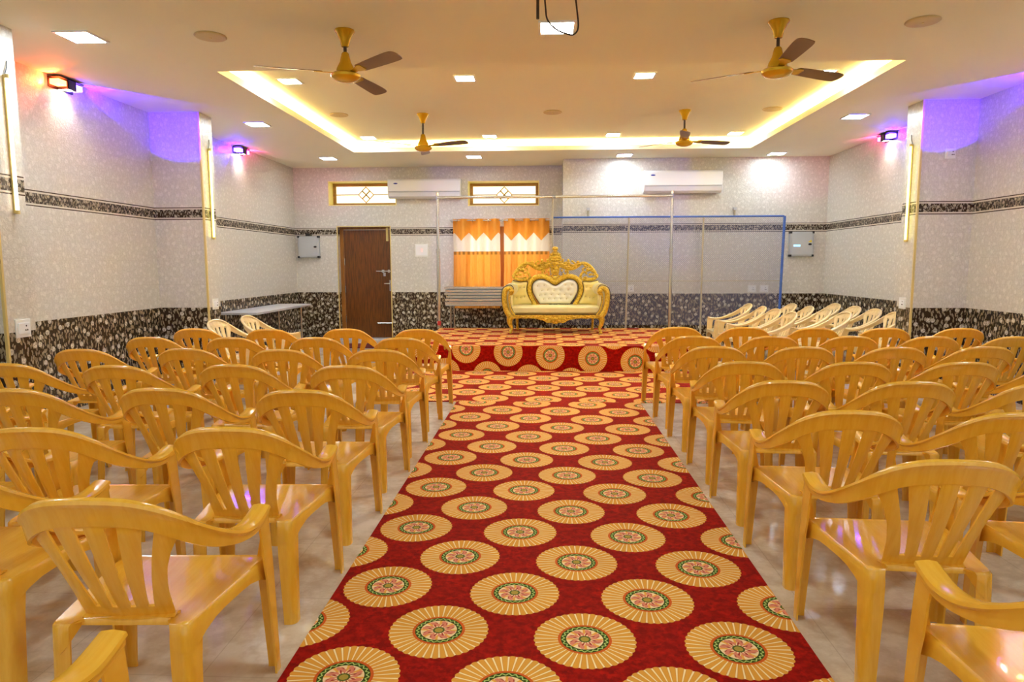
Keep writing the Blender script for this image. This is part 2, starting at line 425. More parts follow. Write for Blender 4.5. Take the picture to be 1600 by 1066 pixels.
# ceiling: soffit ring, raised tray and cove shelf
cx0, cx1, cy0, cy1 = -3.24, 3.41, 6.87, 11.76
LIP = 0.075; SH = 0.17
bm = bmesh.new()
for (a, b, c, d) in ((XL, YF, XR, cy0-.02), (XL, cy1+.02, XR, YBL), (XL, cy0-.02, cx0-.02, cy1+.02), (cx1+.02, cy0-.02, XR, cy1+.02)):
    box(bm, a, b, ZC, c, d, ZC+0.03)
for (a, b, c, d) in ((cx0-0.02, cy0-0.02, cx1+0.02, cy0), (cx0-0.02, cy1, cx1+0.02, cy1+0.02), (cx0-0.02, cy0, cx0, cy1), (cx1, cy0, cx1+0.02, cy1)):
    box(bm, a, b, ZC, c, d, ZC+LIP)
g = SH
for (a, b, c, d) in ((cx0-g, cy0-g, cx1+g, cy0-g+0.02), (cx0-g, cy1+g-0.02, cx1+g, cy1+g), (cx0-g, cy0-g, cx0-g+0.02, cy1+g), (cx1+g-0.02, cy0-g, cx1+g, cy1+g)):
    box(bm, a, b, ZC+0.012, c, d, ZT)
box(bm, XL, YF, ZT, XR, YBL, ZT+0.1)
obj('ceiling', bm, 'ceil', kind=S, smooth=False)
k = 0.05
for (a, b, c, d, side) in ((cx0-0.07, cy0, cx0-0.05, cy1, 'left'), (cx1+0.05, cy0, cx1+0.07, cy1, 'right'), (cx0, cy1+0.05, cx1, cy1+0.07, 'far'), (cx0, cy0-0.07, cx1, cy0-0.05, 'near')):
    o = obj('cove_light_strip', B(a, b, ZC+0.03, c, d, ZC+0.055), 'cove')
    tag(o, 'warm yellow light strip glowing in the %s edge of the raised ceiling tray' % side, 'light', 'cove light strips')
# corner trims on the piers
for i, (x, y) in enumerate(((XLP, 5.27), (XLP, 8.6), (XRP, 8.5), (XRP, 5.15))):
    s = 1 if x < 0 else -1
    obj('trim_%d' % (i+1), B(x-0.011, y-0.011, 0, x+0.011, y+0.011, ZC), 'goldpaint', kind=S, smooth=False)

# ---------------------------------------------------------------- door, windows
dr = bpy.data.objects.new('door_1', None); COL.objects.link(dr); dr['kind'] = S; dr.location = (0, 0, 0)
yd = YBL+0.17
fr = B(D0, yd-0.01, 0, D0+0.075, yd+0.06, DH, D1-0.03, yd-0.01, 0, D1, yd+0.06, DH, D0+0.075, yd-0.01, DH-0.05, D1-0.03, yd+0.06, DH)
obj('door_frame', fr, 'frame', dr)
lf = obj('door_leaf', B(D0+0.08, yd, 0.02, D1-0.035, yd+0.04, DH-0.055), 'door', dr)
ed = B(D0-0.012, YBL-0.008, 0, D0+0.006, YBL+0.004, DH+0.012, D1-0.006, YBL-0.008, 0, D1+0.012, YBL+0.004, DH+0.012, D0-0.012, YBL-0.008, DH-0.004, D1+0.012, YBL+0.004, DH+0.014)
obj('edge_trim', ed, 'goldpaint', dr)
def bolt(z, name, plate):
    b = T([(-3.38, yd-0.03, z), (D1-0.02, yd-0.03, z)], 0.012)
    if plate: box(b, -3.27, yd-0.02, z-0.03, -3.22, yd, z+0.03); box(b, -3.15, yd-0.02, z-0.03, -3.11, yd, z+0.03); box(b, -3.24, yd-0.03, z-0.10, -3.19, yd-0.012, z-0.03)
    else: box(b, -3.26, yd-0.02, z-0.012, -3.12, yd, z+0.012)
    return obj(name, b, 'steel', lf)
bolt(1.38, 'sliding_bolt', True); bolt(0.33, 'sliding_bolt', False)
hb = B(-3.125, yd-0.012, 0.98, -3.08, yd, 1.20); tube(hb, [(-3.10, yd-0.01, 1.13), (-3.10, yd-0.05, 1.13), (-3.22, yd-0.05, 1.13)], 0.010)
obj('handle', hb, 'steel', lf)
obj('door_closer_arm', B(-3.17, yd-0.02, 1.98, -3.125, yd, 2.25), 'goldpaint', lf)
for z in (0.35, 0.95, 1.5): obj('hinge', B(D0+0.07, yd-0.008, z, D0+0.09, yd+0.002, z+0.14), 'steel', dr)
obj('threshold', B(D0, YBL-0.06, 0, D1, yd, 0.035), 'sill', dr)
def vent_window(n, W):
    a, b, c, d = W; r = bpy.data.objects.new('window_%d' % n, None); COL.objects.link(r); r['kind'] = S
    y = YBL+0.27; f = 0.065
    ins = 0.09 if n == 1 else 0.0
    obj('window_frame', B(a, y, c, a+f, y+0.06, d, b-f, y, c, b, y+0.06, d, a+f, y, d-f, b-f, y+0.06, d, a+f, y, c, b-f, y+0.06, c+f), 'winframe', r, bevel=0.004)
    obj('window_pane', B(a+f, y+0.045, c+f, b-f, y+0.052, d-f), 'pane', r, smooth=False)
    m = bmesh.new(); xm, zm = (a+b)/2, (c+d)/2; h = (d-c)/2-f-0.01; yy = y+0.03
    for s in (-1, 1): tube(m, [(xm+s*h, yy, zm), (a+f if s < 0 else b-f, yy, zm)], 0.009, 6)
    tube(m, [(xm-h, yy, zm), (xm, yy, zm+h), (xm+h, yy, zm), (xm, yy, zm-h)], 0.013, 6, closed=True)
    q = h/2; tube(m, [(xm-q, yy, zm+q), (xm+q, yy, zm-q)], 0.012, 6); tube(m, [(xm-q, yy, zm-q), (xm+q, yy, zm+q)], 0.012, 6)
    obj('window_grille', m, 'winframe', r)
    e = 0.008; box_ = B(a-e, YBL-0.004, d-e, b+e, y, d+e, a-e, YBL-0.004, c-e, b+e, y, c+e, a-e, YBL-0.004, c+e, a+e, y, d-e, b-e, YBL-0.004, c+e, b+e, y, d-e)
    obj('window_reveal', box_, 'reveal', r, smooth=False)
vent_window(1, W1); vent_window(2, W2)
r3 = bpy.data.objects.new('window_3', None); COL.objects.link(r3); r3['kind'] = S
a, b, c, d = W3; y = YBL+0.08
obj('window_frame', B(a, y, c, a+0.06, y+0.06, d, b-0.06, y, c, b, y+0.06, d, a, y, d-0.06, b, y+0.06, d, a, y, c, b, y+0.06, c+0.06, (a+b)/2-0.10, y-0.02, c, (a+b)/2+0.06, y+0.06, d), 'frame', r3)
obj('window_pane', B(a+0.06, y+0.07, c+0.06, b-0.06, y+0.08, d-0.06), 'panecur', r3, smooth=False)
m = bmesh.new()
for i in range(1, 6):
    for (p, q) in ((a+0.06, (a+b)/2-0.04), ((a+b)/2+0.04, b-0.06)):
        xx = p+(q-p)*i/6; box(m, xx-0.006, y+0.03, c+0.06, xx+0.006, y+0.042, d-0.06)
for i in range(1, 9):
    zz = c+(d-c)*i/9; box(m, a+0.06, y+0.03, zz-0.006, b-0.06, y+0.042, zz+0.006)
obj('window_grille', m, 'frame', r3)

# ---------------------------------------------------------------- carpets and stage
def uv_plane(bm, faces_uv):
    lay = bm.loops.layers.uv.new('UVMap')
    for f, fn in faces_uv:
        for l in f.loops: l[lay].uv = fn(l.vert.co)
def carpet(name, x0, y0, x1, y1, z0, z1, du=0.0, dv=0.0):
    bm = B(x0, y0, z0, x1, y1, z1); bm.faces.ensure_lookup_table()
    uv_plane(bm, [(f, lambda c: (c.x+du, c.y+dv)) for f in bm.faces]); return obj(name, bm, 'carpet', smooth=False)
tag(carpet('aisle_carpet', -0.96, -1.5, 1.045, 7.365, 0, 0.008), 'long red aisle carpet with cream medallions between the chair blocks', 'carpet')
tag(carpet('cross_carpet', -1.95, 7.365, 2.3, 9.55, 0, 0.008, -0.125, -0.231), 'wide red medallion carpet laid across the foot of the stage', 'carpet')
st = thing('stage', 'low carpeted stage platform under the golden sofa', 'stage', (0.17, 10.9, 0))
sx0, sx1, sy0, sy1, sz = -1.885-0.17, 2.215-0.17, 9.56-10.9, 12.32-10.9, 0.36
obj('platform', B(sx0+0.01, sy0+0.01, 0, sx1-0.01, sy1, sz-0.01), 'frame', st, smooth=False)
bm = B(sx0, sy0, 0.0, sx1, sy1+0.002, sz)
def fuv(n):
    if abs(n.z) > 0.5: return lambda c: (c.x+0.17+0.078, c.y+10.9+0.318)
    if abs(n.y) > 0.5: return lambda c: (c.x+0.17+0.078, 9.878-(sz-c.z))
    return lambda c: (c.x+0.248+(sz-c.z), c.y+10.9+0.318)
bm.normal_update(); uv_plane(bm, [(f, fuv(f.normal)) for f in bm.faces])
obj('stage_carpet', bm, 'carpet', st, smooth=False)
tag(obj('door_mat', B(-3.75, 12.2, 0, -3.1, 12.85, 0.012), 'redcloth'), 'dark red mat on the floor in front of the brown door', 'mat')

# ---------------------------------------------------------------- moulded plastic armchair
RIM = [(0, -.375, .868), (.10, -.366, .861), (.17, -.345, .838), (.225, -.300, .795), (.260, -.225, .740), (.277, -.120, .682), (.284, 0, .635), (.283, .12, .617), (.278, .235, .634)]
WT = [.013, .013, .015, .020, .030, .043, .054, .058, .054]
HF = [.080, .081, .082, .080, .066, .048, .034, .030, .030]
def rim_samples(t0, t1, n):
    P = cat([p+(w_, h_) for p, w_, h_ in zip(RIM, WT, HF)], 12); L = len(P)-1; out = []
    for i in range(n+1):
        t = abs(t0+(t1-t0)*i/n); s = -1 if (t0+(t1-t0)*i/n) < 0 else 1
        k = t*L; j = min(int(k), L-1); f = k-j
        q = [P[j][m]*(1-f)+P[j+1][m]*f for m in range(5)]; j2 = min(j+1, L); j1 = max(j-1, 0)
        d = Vector((P[j2][0]-P[j1][0], P[j2][1]-P[j1][1], 0)).normalized() if t > 0.02 else Vector((1, 0, 0))
        nrm = Vector((-d.y, d.x, 0))                       # towards the sitter
        out.append((Vector((q[0]*s, q[1], q[2])), Vector((nrm.x*s, nrm.y, 0)), q[3], q[4]))
    return out
def strip(t0, t1, n):
    rows = []
    for p, nr, wt, hf in rim_samples(t0, t1, n):
        lean = 0.35*max(0.0, -p.y-0.1)/0.275
        dn = Vector((0, lean, -1)); r = min(0.006, wt*0.4)
        prof = [p+nr*wt+Vector((0, 0, -0.012)), p+nr*wt+Vector((0, 0, -0.003)), p+nr*(wt-0.004), p+nr*wt*0.5+Vector((0, 0, 0.003)), p+nr*r, p+Vector((0, 0, -0.002))-nr*0.004, p+Vector((0, 0, -0.008))-nr*0.006, p+Vector((0, 0, -0.013))-nr*0.002, p+dn*hf*0.35, p+dn*hf*0.7, p+dn*hf, p+dn*(hf+0.001)+nr*0.007]
        rows.append([tuple(v) for v in prof])
    return rows
TS = 0.40
def back_surface(x, z):
    v = (z-.45)/.418
    kx = 0.75+0.35*v
    return -.200 - .175*v + kx*x*x - 0.008*math.sin(PI*min(max(v/0.8, 0), 1)) + 0.003
def backrest_mesh():
    bm = sheet(strip(-TS, TS, 40))
    zt, z1, z0, zb = .806, .776, .482, .444
    rows = []
    ease = lambda v: v**1.25
    top = [-.158, -.124, -.062, -.028, .028, .062, .124, .158]
    bot = [-.084, -.067, -.034, -.018, .018, .034, .067, .084]
    EDGE = [(.44, .134), (.54, .141), (.62, .156), (.68, .178), (.73, .205), (.765, .215), (.79, .205), (.81, .190)]
    def edge(z):
        for (a_, b_), (c_, d_) in zip(EDGE, EDGE[1:]):
            if z <= c_: return b_+(d_-b_)*max(0, (z-a_)/(c_-a_))
        return EDGE[-1][1]
    zs = [zb, zb+0.012, z0-0.006, z0] + [z0+(z1-z0)*i/12 for i in range(1, 13)] + [z1+0.01, zt]
    def xs(z):
        v = (z-zb)/(z1-zb); e = ease(min(1.0, max(0, v))); w_ = edge(z); return [-w_]+[b_+(t_-b_)*e for b_, t_ in zip(bot, top)]+[w_]
    V = []
    for z in zs:
        X_ = xs(z); r = []
        for k in range(9):
            a_, c_ = X_[k], X_[k+1]; n = 5 if k % 2 == 0 else 2
            for j in range(n):
                f = j/n; x = a_+(c_-a_)*f; bul = 0.004*math.sin(PI*f) if (k % 2 == 0 and z0 <= z <= z1) else 0
                r.append((x, back_surface(x, z)-bul, z, k))
        r.append((X_[-1], back_surface(X_[-1], z), z, 9))
        V.append(r)
    W = [[bm.verts.new(p[:3]) for p in r] for r in V]
    for i in range(len(V)-1):
        for j in range(len(V[0])-1):
            k = V[i][j][3]
            if k % 2 == 1 and zs[i] >= z0-1e-6 and zs[i+1] <= z1+1e-6: continue
            bm.faces.new((W[i][j], W[i][j+1], W[i+1][j+1], W[i+1][j]))
    # rolled rim along the bottom of the back
    pts = [(x, back_surface(x, zb), zb) for x in [-.140+.280*i/12 for i in range(13)]]
    A = [bm.verts.new((p[0], p[1]-0.018, p[2]-0.006)) for p in pts]; Bv = [bm.verts.new(p) for p in pts]; Cc = [bm.verts.new((p[0], p[1]+0.02, p[2]-0.006)) for p in pts]
    for i in range(12): bm.faces.new((A[i], A[i+1], Bv[i+1], Bv[i])); bm.faces.new((Bv[i], Bv[i+1], Cc[i+1], Cc[i]))
    return bm
def arm_mesh(s): return sheet(strip(s*(TS-0.002), s*1.0, 36))
def seat_mesh():
    out = []
    def corner(cx, cy, r, a0, a1, n=6): return [(cx+r*math.cos(a0+(a1-a0)*i/n), cy+r*math.sin(a0+(a1-a0)*i/n)) for i in range(n+1)]
    out += corner(.215, .205, .045, 0, PI/2) + corner(-.215, .205, .045, PI/2, PI)
    out += corner(-.172, -.215, .035, PI, 1.5*PI) + [(-.150, -.246), (-.134, -.207), (.134, -.207), (.150, -.246)] + corner(.172, -.215, .035, 1.5*PI, 2*PI)
    # subdivide long edges
    P = []
    for i, p in enumerate(out):
        q = out[(i+1) % len(out)]; d = math.hypot(q[0]-p[0], q[1]-p[1]); n = max(1, int(d/0.05))
        P += [(p[0]+(q[0]-p[0])*j/n, p[1]+(q[1]-p[1])*j/n) for j in range(n)]
    rings = []
    def top(s, z): return [(x*s, y*s, z - (0.010*max(0, (y*s-0.16)/0.09)**2)) for x, y in P]
    def skirt(dx, f):
        r = []
        for x, y in P:
            cs = min(1.0, max(0, (abs(y)-0.06)/0.16)) if abs(x) > 0.17 else min(1.0, max(0, (abs(x)-0.06)/0.14))
            dp = 0.034+0.045*cs*cs
            if y < -0.19 and abs(x) < 0.14: dp = 0.012
            r.append((x*(1+dx), y*(1+dx), .440-0.006-f*dp))
        return r
    rings = [top(.30, .430), top(.60, .431), top(.80, .434), top(.93, .439), top(.985, .441), skirt(0.008, 0.0), skirt(0.014, .5), skirt(0.018, 1.0)]
    bm = bmesh.new(); V = [[bm.verts.new(p) for p in r] for r in rings]; n = len(P)
    bm.faces.new(V[0])
    for A, Bq in zip(V, V[1:]):
        for i in range(n): bm.faces.new((A[i], A[(i+1) % n], Bq[(i+1) % n], Bq[i]))
    return bm
def leg_mesh(front, s):
    """L-section leg panel with a rounded corner; s = side"""
    rows = []
    if front: secs = [(.610, .276, .238, .098, .020), (.54, .279, .243, .090, .030), (.44, .283, .246, .084, .055), (.38, .285, .248, .074, .060), (.2, .289, .252, .060, .052), (.02, .292, .256, .050, .044), (0, .292, .256, .050, .044)]
    else: secs = [(.428, -.0, 0, 0, 0)]
    if front:
        for z, cx, cy, ws, wf in secs:
            r = 0.014
            pts = [(cx-wf, cy), (cx-wf*0.5, cy), (cx-r, cy)] + [(cx-r+r*math.sin(a), cy-r+r*math.cos(a)) for a in (PI/8, PI/4, 3*PI/8)] + [(cx, cy-r), (cx, cy-ws*0.5), (cx, cy-ws)]
            rows.append([(s*x, y, z) for x, y in pts])
    else:
        for z, cx, cy, ws, wf in [(.424, .207, -.246, .085, .058), (.39, .208, -.248, .074, .060), (.3, .210, -.252, .062, .060), (.02, .216, -.266, .048, .048), (0, .216, -.266, .048, .048)]:
            r = 0.026
            pts = [(cx-wf, cy), (cx-wf*0.7, cy), (cx-r, cy)] + [(cx-r+r*math.sin(a), cy+r-r*math.cos(a)) for a in (PI/8, PI/4, 3*PI/8)] + [(cx, cy+r), (cx, cy+ws*0.75), (cx, cy+ws)]
            rows.append([(s*x, y, z) for x, y in pts])
    return sheet(rows)
def make_chair(name, mat):
    root = thing(name, '', 'chair')
    solid('seat', seat_mesh(), mat, 0.007, root)
    solid('backrest', backrest_mesh(), mat, 0.008, root)
    for s in (-1, 1):
        solid('armrest', arm_mesh(s), mat, 0.008, root)
        solid('leg', leg_mesh(True, s), mat, 0.008, root)
        solid('leg', leg_mesh(False, s), mat, 0.008, root)
    return root
proto = {'g': make_chair('plastic_armchair', 'chair'), 'c': make_chair('plastic_armchair', 'cream')}
used = {'g': False, 'c': False}
def chair(k, x, y, rz, label, group):
    o = proto[k] if not used[k] else copy_tree(proto[k])
    used[k] = True
    o.location = (x, y, 0); o.rotation_euler = (0, 0, math.radians(rz)); o['label'] = label; o['group'] = group
    return o
ORD = ['first', 'second', 'third', 'fourth', 'fifth', 'sixth', 'seventh', 'eighth']
rj = random.Random(3)
J = lambda a: rj.uniform(-a, a)
# left block: rows by their front-feet line, columns counted from the aisle
LX = [-1.265, -2.02, -2.78, -3.55]
left_rows = [(1.50, [0]), (2.36, [0, 1]), (3.18, [0, 1, 2]), (3.99, [0, 1, 2, 3]), (4.84, [0, 1, 2, 3]), (5.65, [0, 1, 2, 3]), (6.49, [0, 1, 2, 3]), (7.28, [0, 1, 2, 3])]
posn = ['on the aisle', 'second from the aisle', 'third from the aisle', 'fourth from the aisle']
rown = ['row nearest the camera', 'second row from the camera', 'third row from the camera', 'fourth row from the camera', 'fifth row from the camera', 'sixth row from the camera', 'row before the last', 'row closest to the stage']
for i, (yf, cols) in enumerate(left_rows):
    for c in cols:
        dy = 0.25 if (i == 1 and c == 1) else (0.0 if c == 0 else J(0.04))
        chair('g', LX[c]+(J(0.02) if c else 0)-0.004, yf-0.25+dy, 2.6+J(1.2), 'amber chair left of carpet, %s, %s' % (posn[c], rown[i]), 'amber armchairs left of the aisle')
RX = [1.36, 2.04, 2.72, 3.40, 4.10]
posr = ['on the aisle', 'second from the aisle', 'third from the aisle', 'fourth from the aisle', 'nearest the right wall']
right_rows = [(1.96, [0]), (2.82, [0, 1]), (3.57, [0, 1]), (4.34, [0, 1, 2]), (5.08, [0, 1, 2, 3]), (5.90, [0, 1, 2, 3]), (6.67, [0, 1, 2, 3, 4]), (7.44, [0, 1, 2, 3, 4])]
for i, (yf, cols) in enumerate(right_rows):
    for c in cols:
        o = chair('g', RX[c]+(J(0.02) if c else 0)-0.01, yf-0.25+(0 if c == 0 else J(0.03)), -4+J(1.2), 'amber chair right of carpet, %s, %s' % (posr[c], rown[i]), 'amber armchairs right of the aisle')
        if i == 7 and c < 2: o.location.z = 0.008
rowc = ['row nearest the back wall', 'second row from the back wall', 'third row from the back wall', 'row nearest the amber chairs']
colc = ['column nearest the stage', 'middle column', 'column nearest the right wall']
for r, y in enumerate((11.12, 10.42, 9.80, 9.17)):
    for c, x in enumerate((2.93, 3.62, 4.30)):
        chair('c', x-(0.03 if r == 3 and c == 2 else 0), y, 90+J(3), 'cream chair facing left, %s, %s' % (colc[c], rowc[r]), 'cream armchairs beside the stage')
chair('c', -3.52, 7.82, -94, 'cream plastic armchair on the left facing right, the nearer of two by the pier', 'cream armchairs by the left wall')
chair('c', -3.43, 8.50, -90, 'cream plastic armchair on the left facing right, the farther one beside the steel table', 'cream armchairs by the left wall')

# ---------------------------------------------------------------- wedding sofa (traced at its own depth, local origin on the stage floor)
SX, SY, SZ = 0.187, 11.65, 0.36
def Q(cx, cy, y):                       # drawing units -> local metres at depth y
    return ((cx-693)*1.2937e-4*y, y-SY, 1.5+0.03098*y-cy*1.3107e-4*y-SZ)
def QL(pts, y): return [Q(a, b, y) for a, b in pts]
sofa = thing('wedding_sofa', 'ornate gold framed sofa with heart shaped back and cream cushions on the stage', 'sofa', (SX, SY, SZ))
mir = lambda pts: [(1386-a, b) for a, b in pts]
YB = 11.86; YFr = 11.27
# arms: upholstered roll + gold scroll front
armo = [(150, 800), (108, 730), (82, 640), (76, 560), (92, 500), (130, 462), (180, 448), (228, 458), (254, 490), (254, 535), (232, 565), (205, 575), (196, 620), (200, 700), (222, 760), (240, 800)]
scroll = [(178, 812), (140, 750), (118, 670), (112, 590), (122, 530), (155, 500), (190, 508), (204, 534), (190, 556), (170, 548)]
inner_scroll = [(232, 800), (192, 740), (172, 670), (166, 610), (170, 560)]
for mfun, side in ((lambda p: p, 'left'), (mir, 'right')):
    P = cat(mfun(armo), 4, closed=True)
    bm = prism(bmesh.new(), P, lambda a, b: Q(a, b, YFr+0.015), lambda a, b: (Q(a, b, YFr)[0], 11.93-SY, Q(a, b, YFr)[2]))
    obj('arm_cushion', bm, 'seat', sofa, bevel=0.012)
    bm = bmesh.new(); s = cat(QL(mfun(scroll), YFr-0.005), 5); n = len(s)
    tube(bm, s, [0.050*(1-0.5*i/n) for i in range(n)], 12, flat=0.7)
    s2 = cat(QL(mfun(inner_scroll), YFr-0.02), 5); tube(bm, s2, 0.014, 8)
    blob(bm, Q(*mfun([(188, 530)])[0], YFr-0.03), (0.034, 0.03, 0.034))
    obj('arm_scroll', bm, 'gold', sofa)
    bm = T(cat(QL(mfun([(150, 800), (104, 730), (84, 640), (80, 560), (96, 500), (135, 470), (185, 462), (215, 490), (214, 530)]), YFr-0.01), 5), 0.006, seg=6)
    tube(bm, cat(QL(mfun([(240, 795), (205, 740), (180, 660), (178, 590)]), YFr-0.01), 5), 0.005, 6)
    obj('arm_beading', bm, 'bead', sofa)
# seat
bm = B(Q(190, 0, YFr)[0], YFr+0.02-SY, Q(0, 785, YFr)[2], -Q(190, 0, YFr)[0], 11.88-SY, Q(0, 708, YFr)[2]+0.012)
obj('seat_cushion', bm, 'seat', sofa, bevel=0.035)
bm = T([Q(220, 790, YFr-0.005), Q(1170, 790, YFr-0.005)], 0.007, seg=6); obj('seat_beading', bm, 'bead', sofa)
# back cushions with button dimples
def tufted(poly, y, th, btn, name, mat, grid=26):
    pts = [Q(a, b, y) for a, b in poly]; xs = [p[0] for p in pts]; zs = [p[2] for p in pts]
    x0, x1, z0, z1 = min(xs), max(xs), min(zs), max(zs); bq = [Q(a, b, y) for a, b in btn]
    def inside(x, z):
        c = False; j = len(pts)-1
        for i in range(len(pts)):
            (xi, _, zi), (xj, _, zj) = pts[i], pts[j]
            if (zi > z) != (zj > z) and x < (xj-xi)*(z-zi)/(zj-zi)+xi: c = not c
            j = i
        return c
    def ed(x, z):
        m = 9
        for i in range(len(pts)):
            a_, b_ = Vector((pts[i][0], pts[i][2])), Vector((pts[i-1][0], pts[i-1][2])); p = Vector((x, z)); d = b_-a_
            t = max(0, min(1, (p-a_).dot(d)/max(d.length_squared, 1e-9))); m = min(m, (a_+d*t-p).length)
        return m
    bm = bmesh.new(); yb = y-SY
    # outline fan with inner grid: clip grid cells to the polygon by snapping
    n = grid; V = {}
    def hgt(x, z):
        e = min(1, ed(x, z)/0.05); h = th*math.sqrt(max(0, 1-(1-e)**2))
        for q in bq:
            r2 = ((x-q[0])**2+(z-q[2])**2)/(0.030**2); h -= 0.022*math.exp(-r2*1.5)*e
        return h
    cells = [(i, j) for i in range(n) for j in range(n)]
    g = lambda i, j: (x0+(x1-x0)*i/n, z0+(z1-z0)*j/n)
    def vv(i, j):
        if (i, j) not in V:
            x, z = g(i, j); ins = inside(x, z)
            V[i, j] = bm.verts.new((x, yb-(hgt(x, z) if ins else 0), z)) if ins else None
        return V[i, j]
    for i, j in cells:
        q = [vv(i, j), vv(i+1, j), vv(i+1, j+1), vv(i, j+1)]; q = [v for v in q if v]
        if len(q) >= 3: bm.faces.new(q)
    back = prism(bm, poly, lambda a, b: tuple(Vector(Q(a, b, y))+Vector((0, -0.006, 0))), lambda a, b: tuple(Vector(Q(a, b, y))+Vector((0, 0.05, 0))))
    o = obj(name, bm, mat, sofa, ang=60)
    bb = bmesh.new()
    for q in bq: blob(bb, (q[0], yb-hgt(q[0], q[2])-0.002, q[2]), (0.011, 0.006, 0.011), 8)
    obj('buttons', bb, 'button', o)
    return o
sp = cat([(212, 412), (300, 424), (388, 424), (384, 500), (392, 570), (440, 668), (320, 684), (196, 700), (188, 560)], 4, closed=True)
sb = [(255, 500), (300, 490), (345, 485), (260, 600), (305, 600), (350, 590)]
tufted(sp, YB, 0.07, sb, 'side_cushion', 'tufty'); tufted([(1386-a, b) for a, b in sp], YB, 0.07, [(1386-a, b) for a, b in sb], 'side_cushion', 'tufty')
hp = cat([(520, 672), (472, 600), (438, 525), (440, 455), (482, 412), (548, 402), (618, 428), (693, 468), (768, 428), (838, 402), (904, 412), (946, 455), (948, 525), (914, 600), (866, 672)], 4) 
hb_ = [(495, 470), (570, 462), (805, 462), (880, 462), (545, 520), (610, 515), (680, 518), (750, 515), (840, 515), (520, 572), (580, 568), (650, 566), (730, 566), (800, 566), (870, 570), (565, 615), (622, 612), (688, 612), (755, 612), (820, 612)]
tufted(hp, YB-0.01, 0.085, hb_, 'heart_cushion', 'tuftw', 40)
# gold back frame: heart band, crest and scrolls
hl = [(470, 690), (418, 590), (405, 490), (430, 415), (500, 372), (590, 376), (650, 410), (693, 440), (736, 410), (796, 376), (886, 372), (956, 415), (981, 490), (968, 590), (916, 690)]
bm = T(cat(QL(hl, YB-0.03), 6), 0.047, seg=14, flat=0.75); obj('heart_frame', bm, 'gold', sofa)
bm = T(cat(QL([(520, 668), (470, 598), (436, 524), (438, 452), (480, 408), (548, 398), (618, 424), (693, 464), (768, 424), (838, 398), (906, 408), (948, 452), (950, 524), (916, 598), (866, 668)], YB-0.07), 5), 0.0055, seg=6)
for f in (lambda p: p, mir):
    tube(bm, cat(QL(f([(440, 668), (390, 575), (372, 500), (382, 424), (300, 428), (216, 410)]), YB-0.06), 5), 0.0055, 6)
obj('back_beading', bm, 'bead', sofa)
bm = bmesh.new()
def curl(pts, r0, r1, y=YB-0.02, flat=0.7):
    for f in (lambda p: p, mir):
        s = cat(QL(f(pts), y), 5); n = len(s); tube(bm, s, [r0+(r1-r0)*i/n for i in range(n)], 10, flat=flat)
def leafs(items, y=YB-0.04):
    for a, b, rx, rz, an in items:
        for f, sg in ((lambda p: p, 1), (mir, -1)):
            q = Q(*f([(a, b)])[0], y); blob(bm, q, (rx, 0.022, rz), 10, sg*math.radians(an))
curl([(385, 400), (330, 402), (270, 396), (228, 372), (218, 345)], .040, .020)                 # lower side scroll
curl([(396, 415), (408, 370), (388, 328), (352, 322), (340, 345)], .026, .016)
curl([(226, 352), (262, 318), (300, 300), (345, 312)], .022, .014)
curl([(240, 330), (262, 300), (300, 258), (345, 230), (395, 222), (430, 244), (470, 270), (530, 282), (600, 262), (650, 225)], .026, .032)
curl([(345, 232), (352, 268), (385, 288), (372, 318)], .018, .012)
curl([(425, 205), (450, 235), (500, 250), (560, 240), (620, 205)], .026, .018)
curl([(560, 285), (552, 330), (590, 366), (640, 366), (668, 345), (655, 318)], .020, .012)
curl([(640, 235), (655, 275), (665, 330), (693, 350)], .020, .020)
leafs([(300, 290, .034, .020, 30), (275, 312, .026, .018, 50), (440, 205, .030, .017, 25), (480, 216, .030, .020, -25), (545, 192, .024, .030, 15), (575, 215, .034, .022, 20), (510, 240, .036, .018, -10), (610, 190, .024, .030, -20), (640, 165, .030, .034, 30), (325, 262, .026, .014, 45), (385, 226, .030, .016, -10), (460, 250, .026, .014, 40), (540, 262, .030, .016, 5), (618, 232, .034, .026, 0), (230, 370, .022, .026, 0), (600, 340, .016, .022, 20), (400, 385, .016, .024, 0), (655, 130, .030, .030, 20)])
for cx, cy, rx, rz in ((693, 62, .052, .040), (693, 92, .040, .026), (693, 118, .058, .030), (693, 155, .100, .036), (693, 185, .088, .034), (693, 225, .066, .042), (693, 270, .052, .044), (693, 315, .046, .040), (693, 390, .042, .044), (693, 425, .030, .030)):
    blob(bm, Q(cx, cy, YB-0.035), (rx, 0.04, rz), 14)
for a in range(7): blob(bm, Q(693+62*math.cos(PI*(a+0.0)/6), 150-46*math.sin(PI*a/6)-6, YB-0.06), (.013, .012, .013), 8)
for k in range(5): blob(bm, Q(693, 190+k*30, YB-0.085), (.016, .012, .012), 8)
leafs([(295, 345, .040, .022, 10), (330, 290, .036, .024, 35), (420, 232, .040, .020, 20), (360, 250, .034, .018, -25), (500, 200, .026, .020, 10), (470, 262, .030, .016, -20), (590, 245, .040, .026, 10), (540, 222, .036, .022, 15), (650, 262, .030, .026, 30), (620, 300, .020, .026, 10), (640, 205, .034, .022, 15), (575, 310, .016, .026, 0), (260, 350, .028, .020, 40), (352, 375, .034, .014, 0), (670, 372, .024, .018, 20)])
obj('crest', bm, 'gold', sofa)
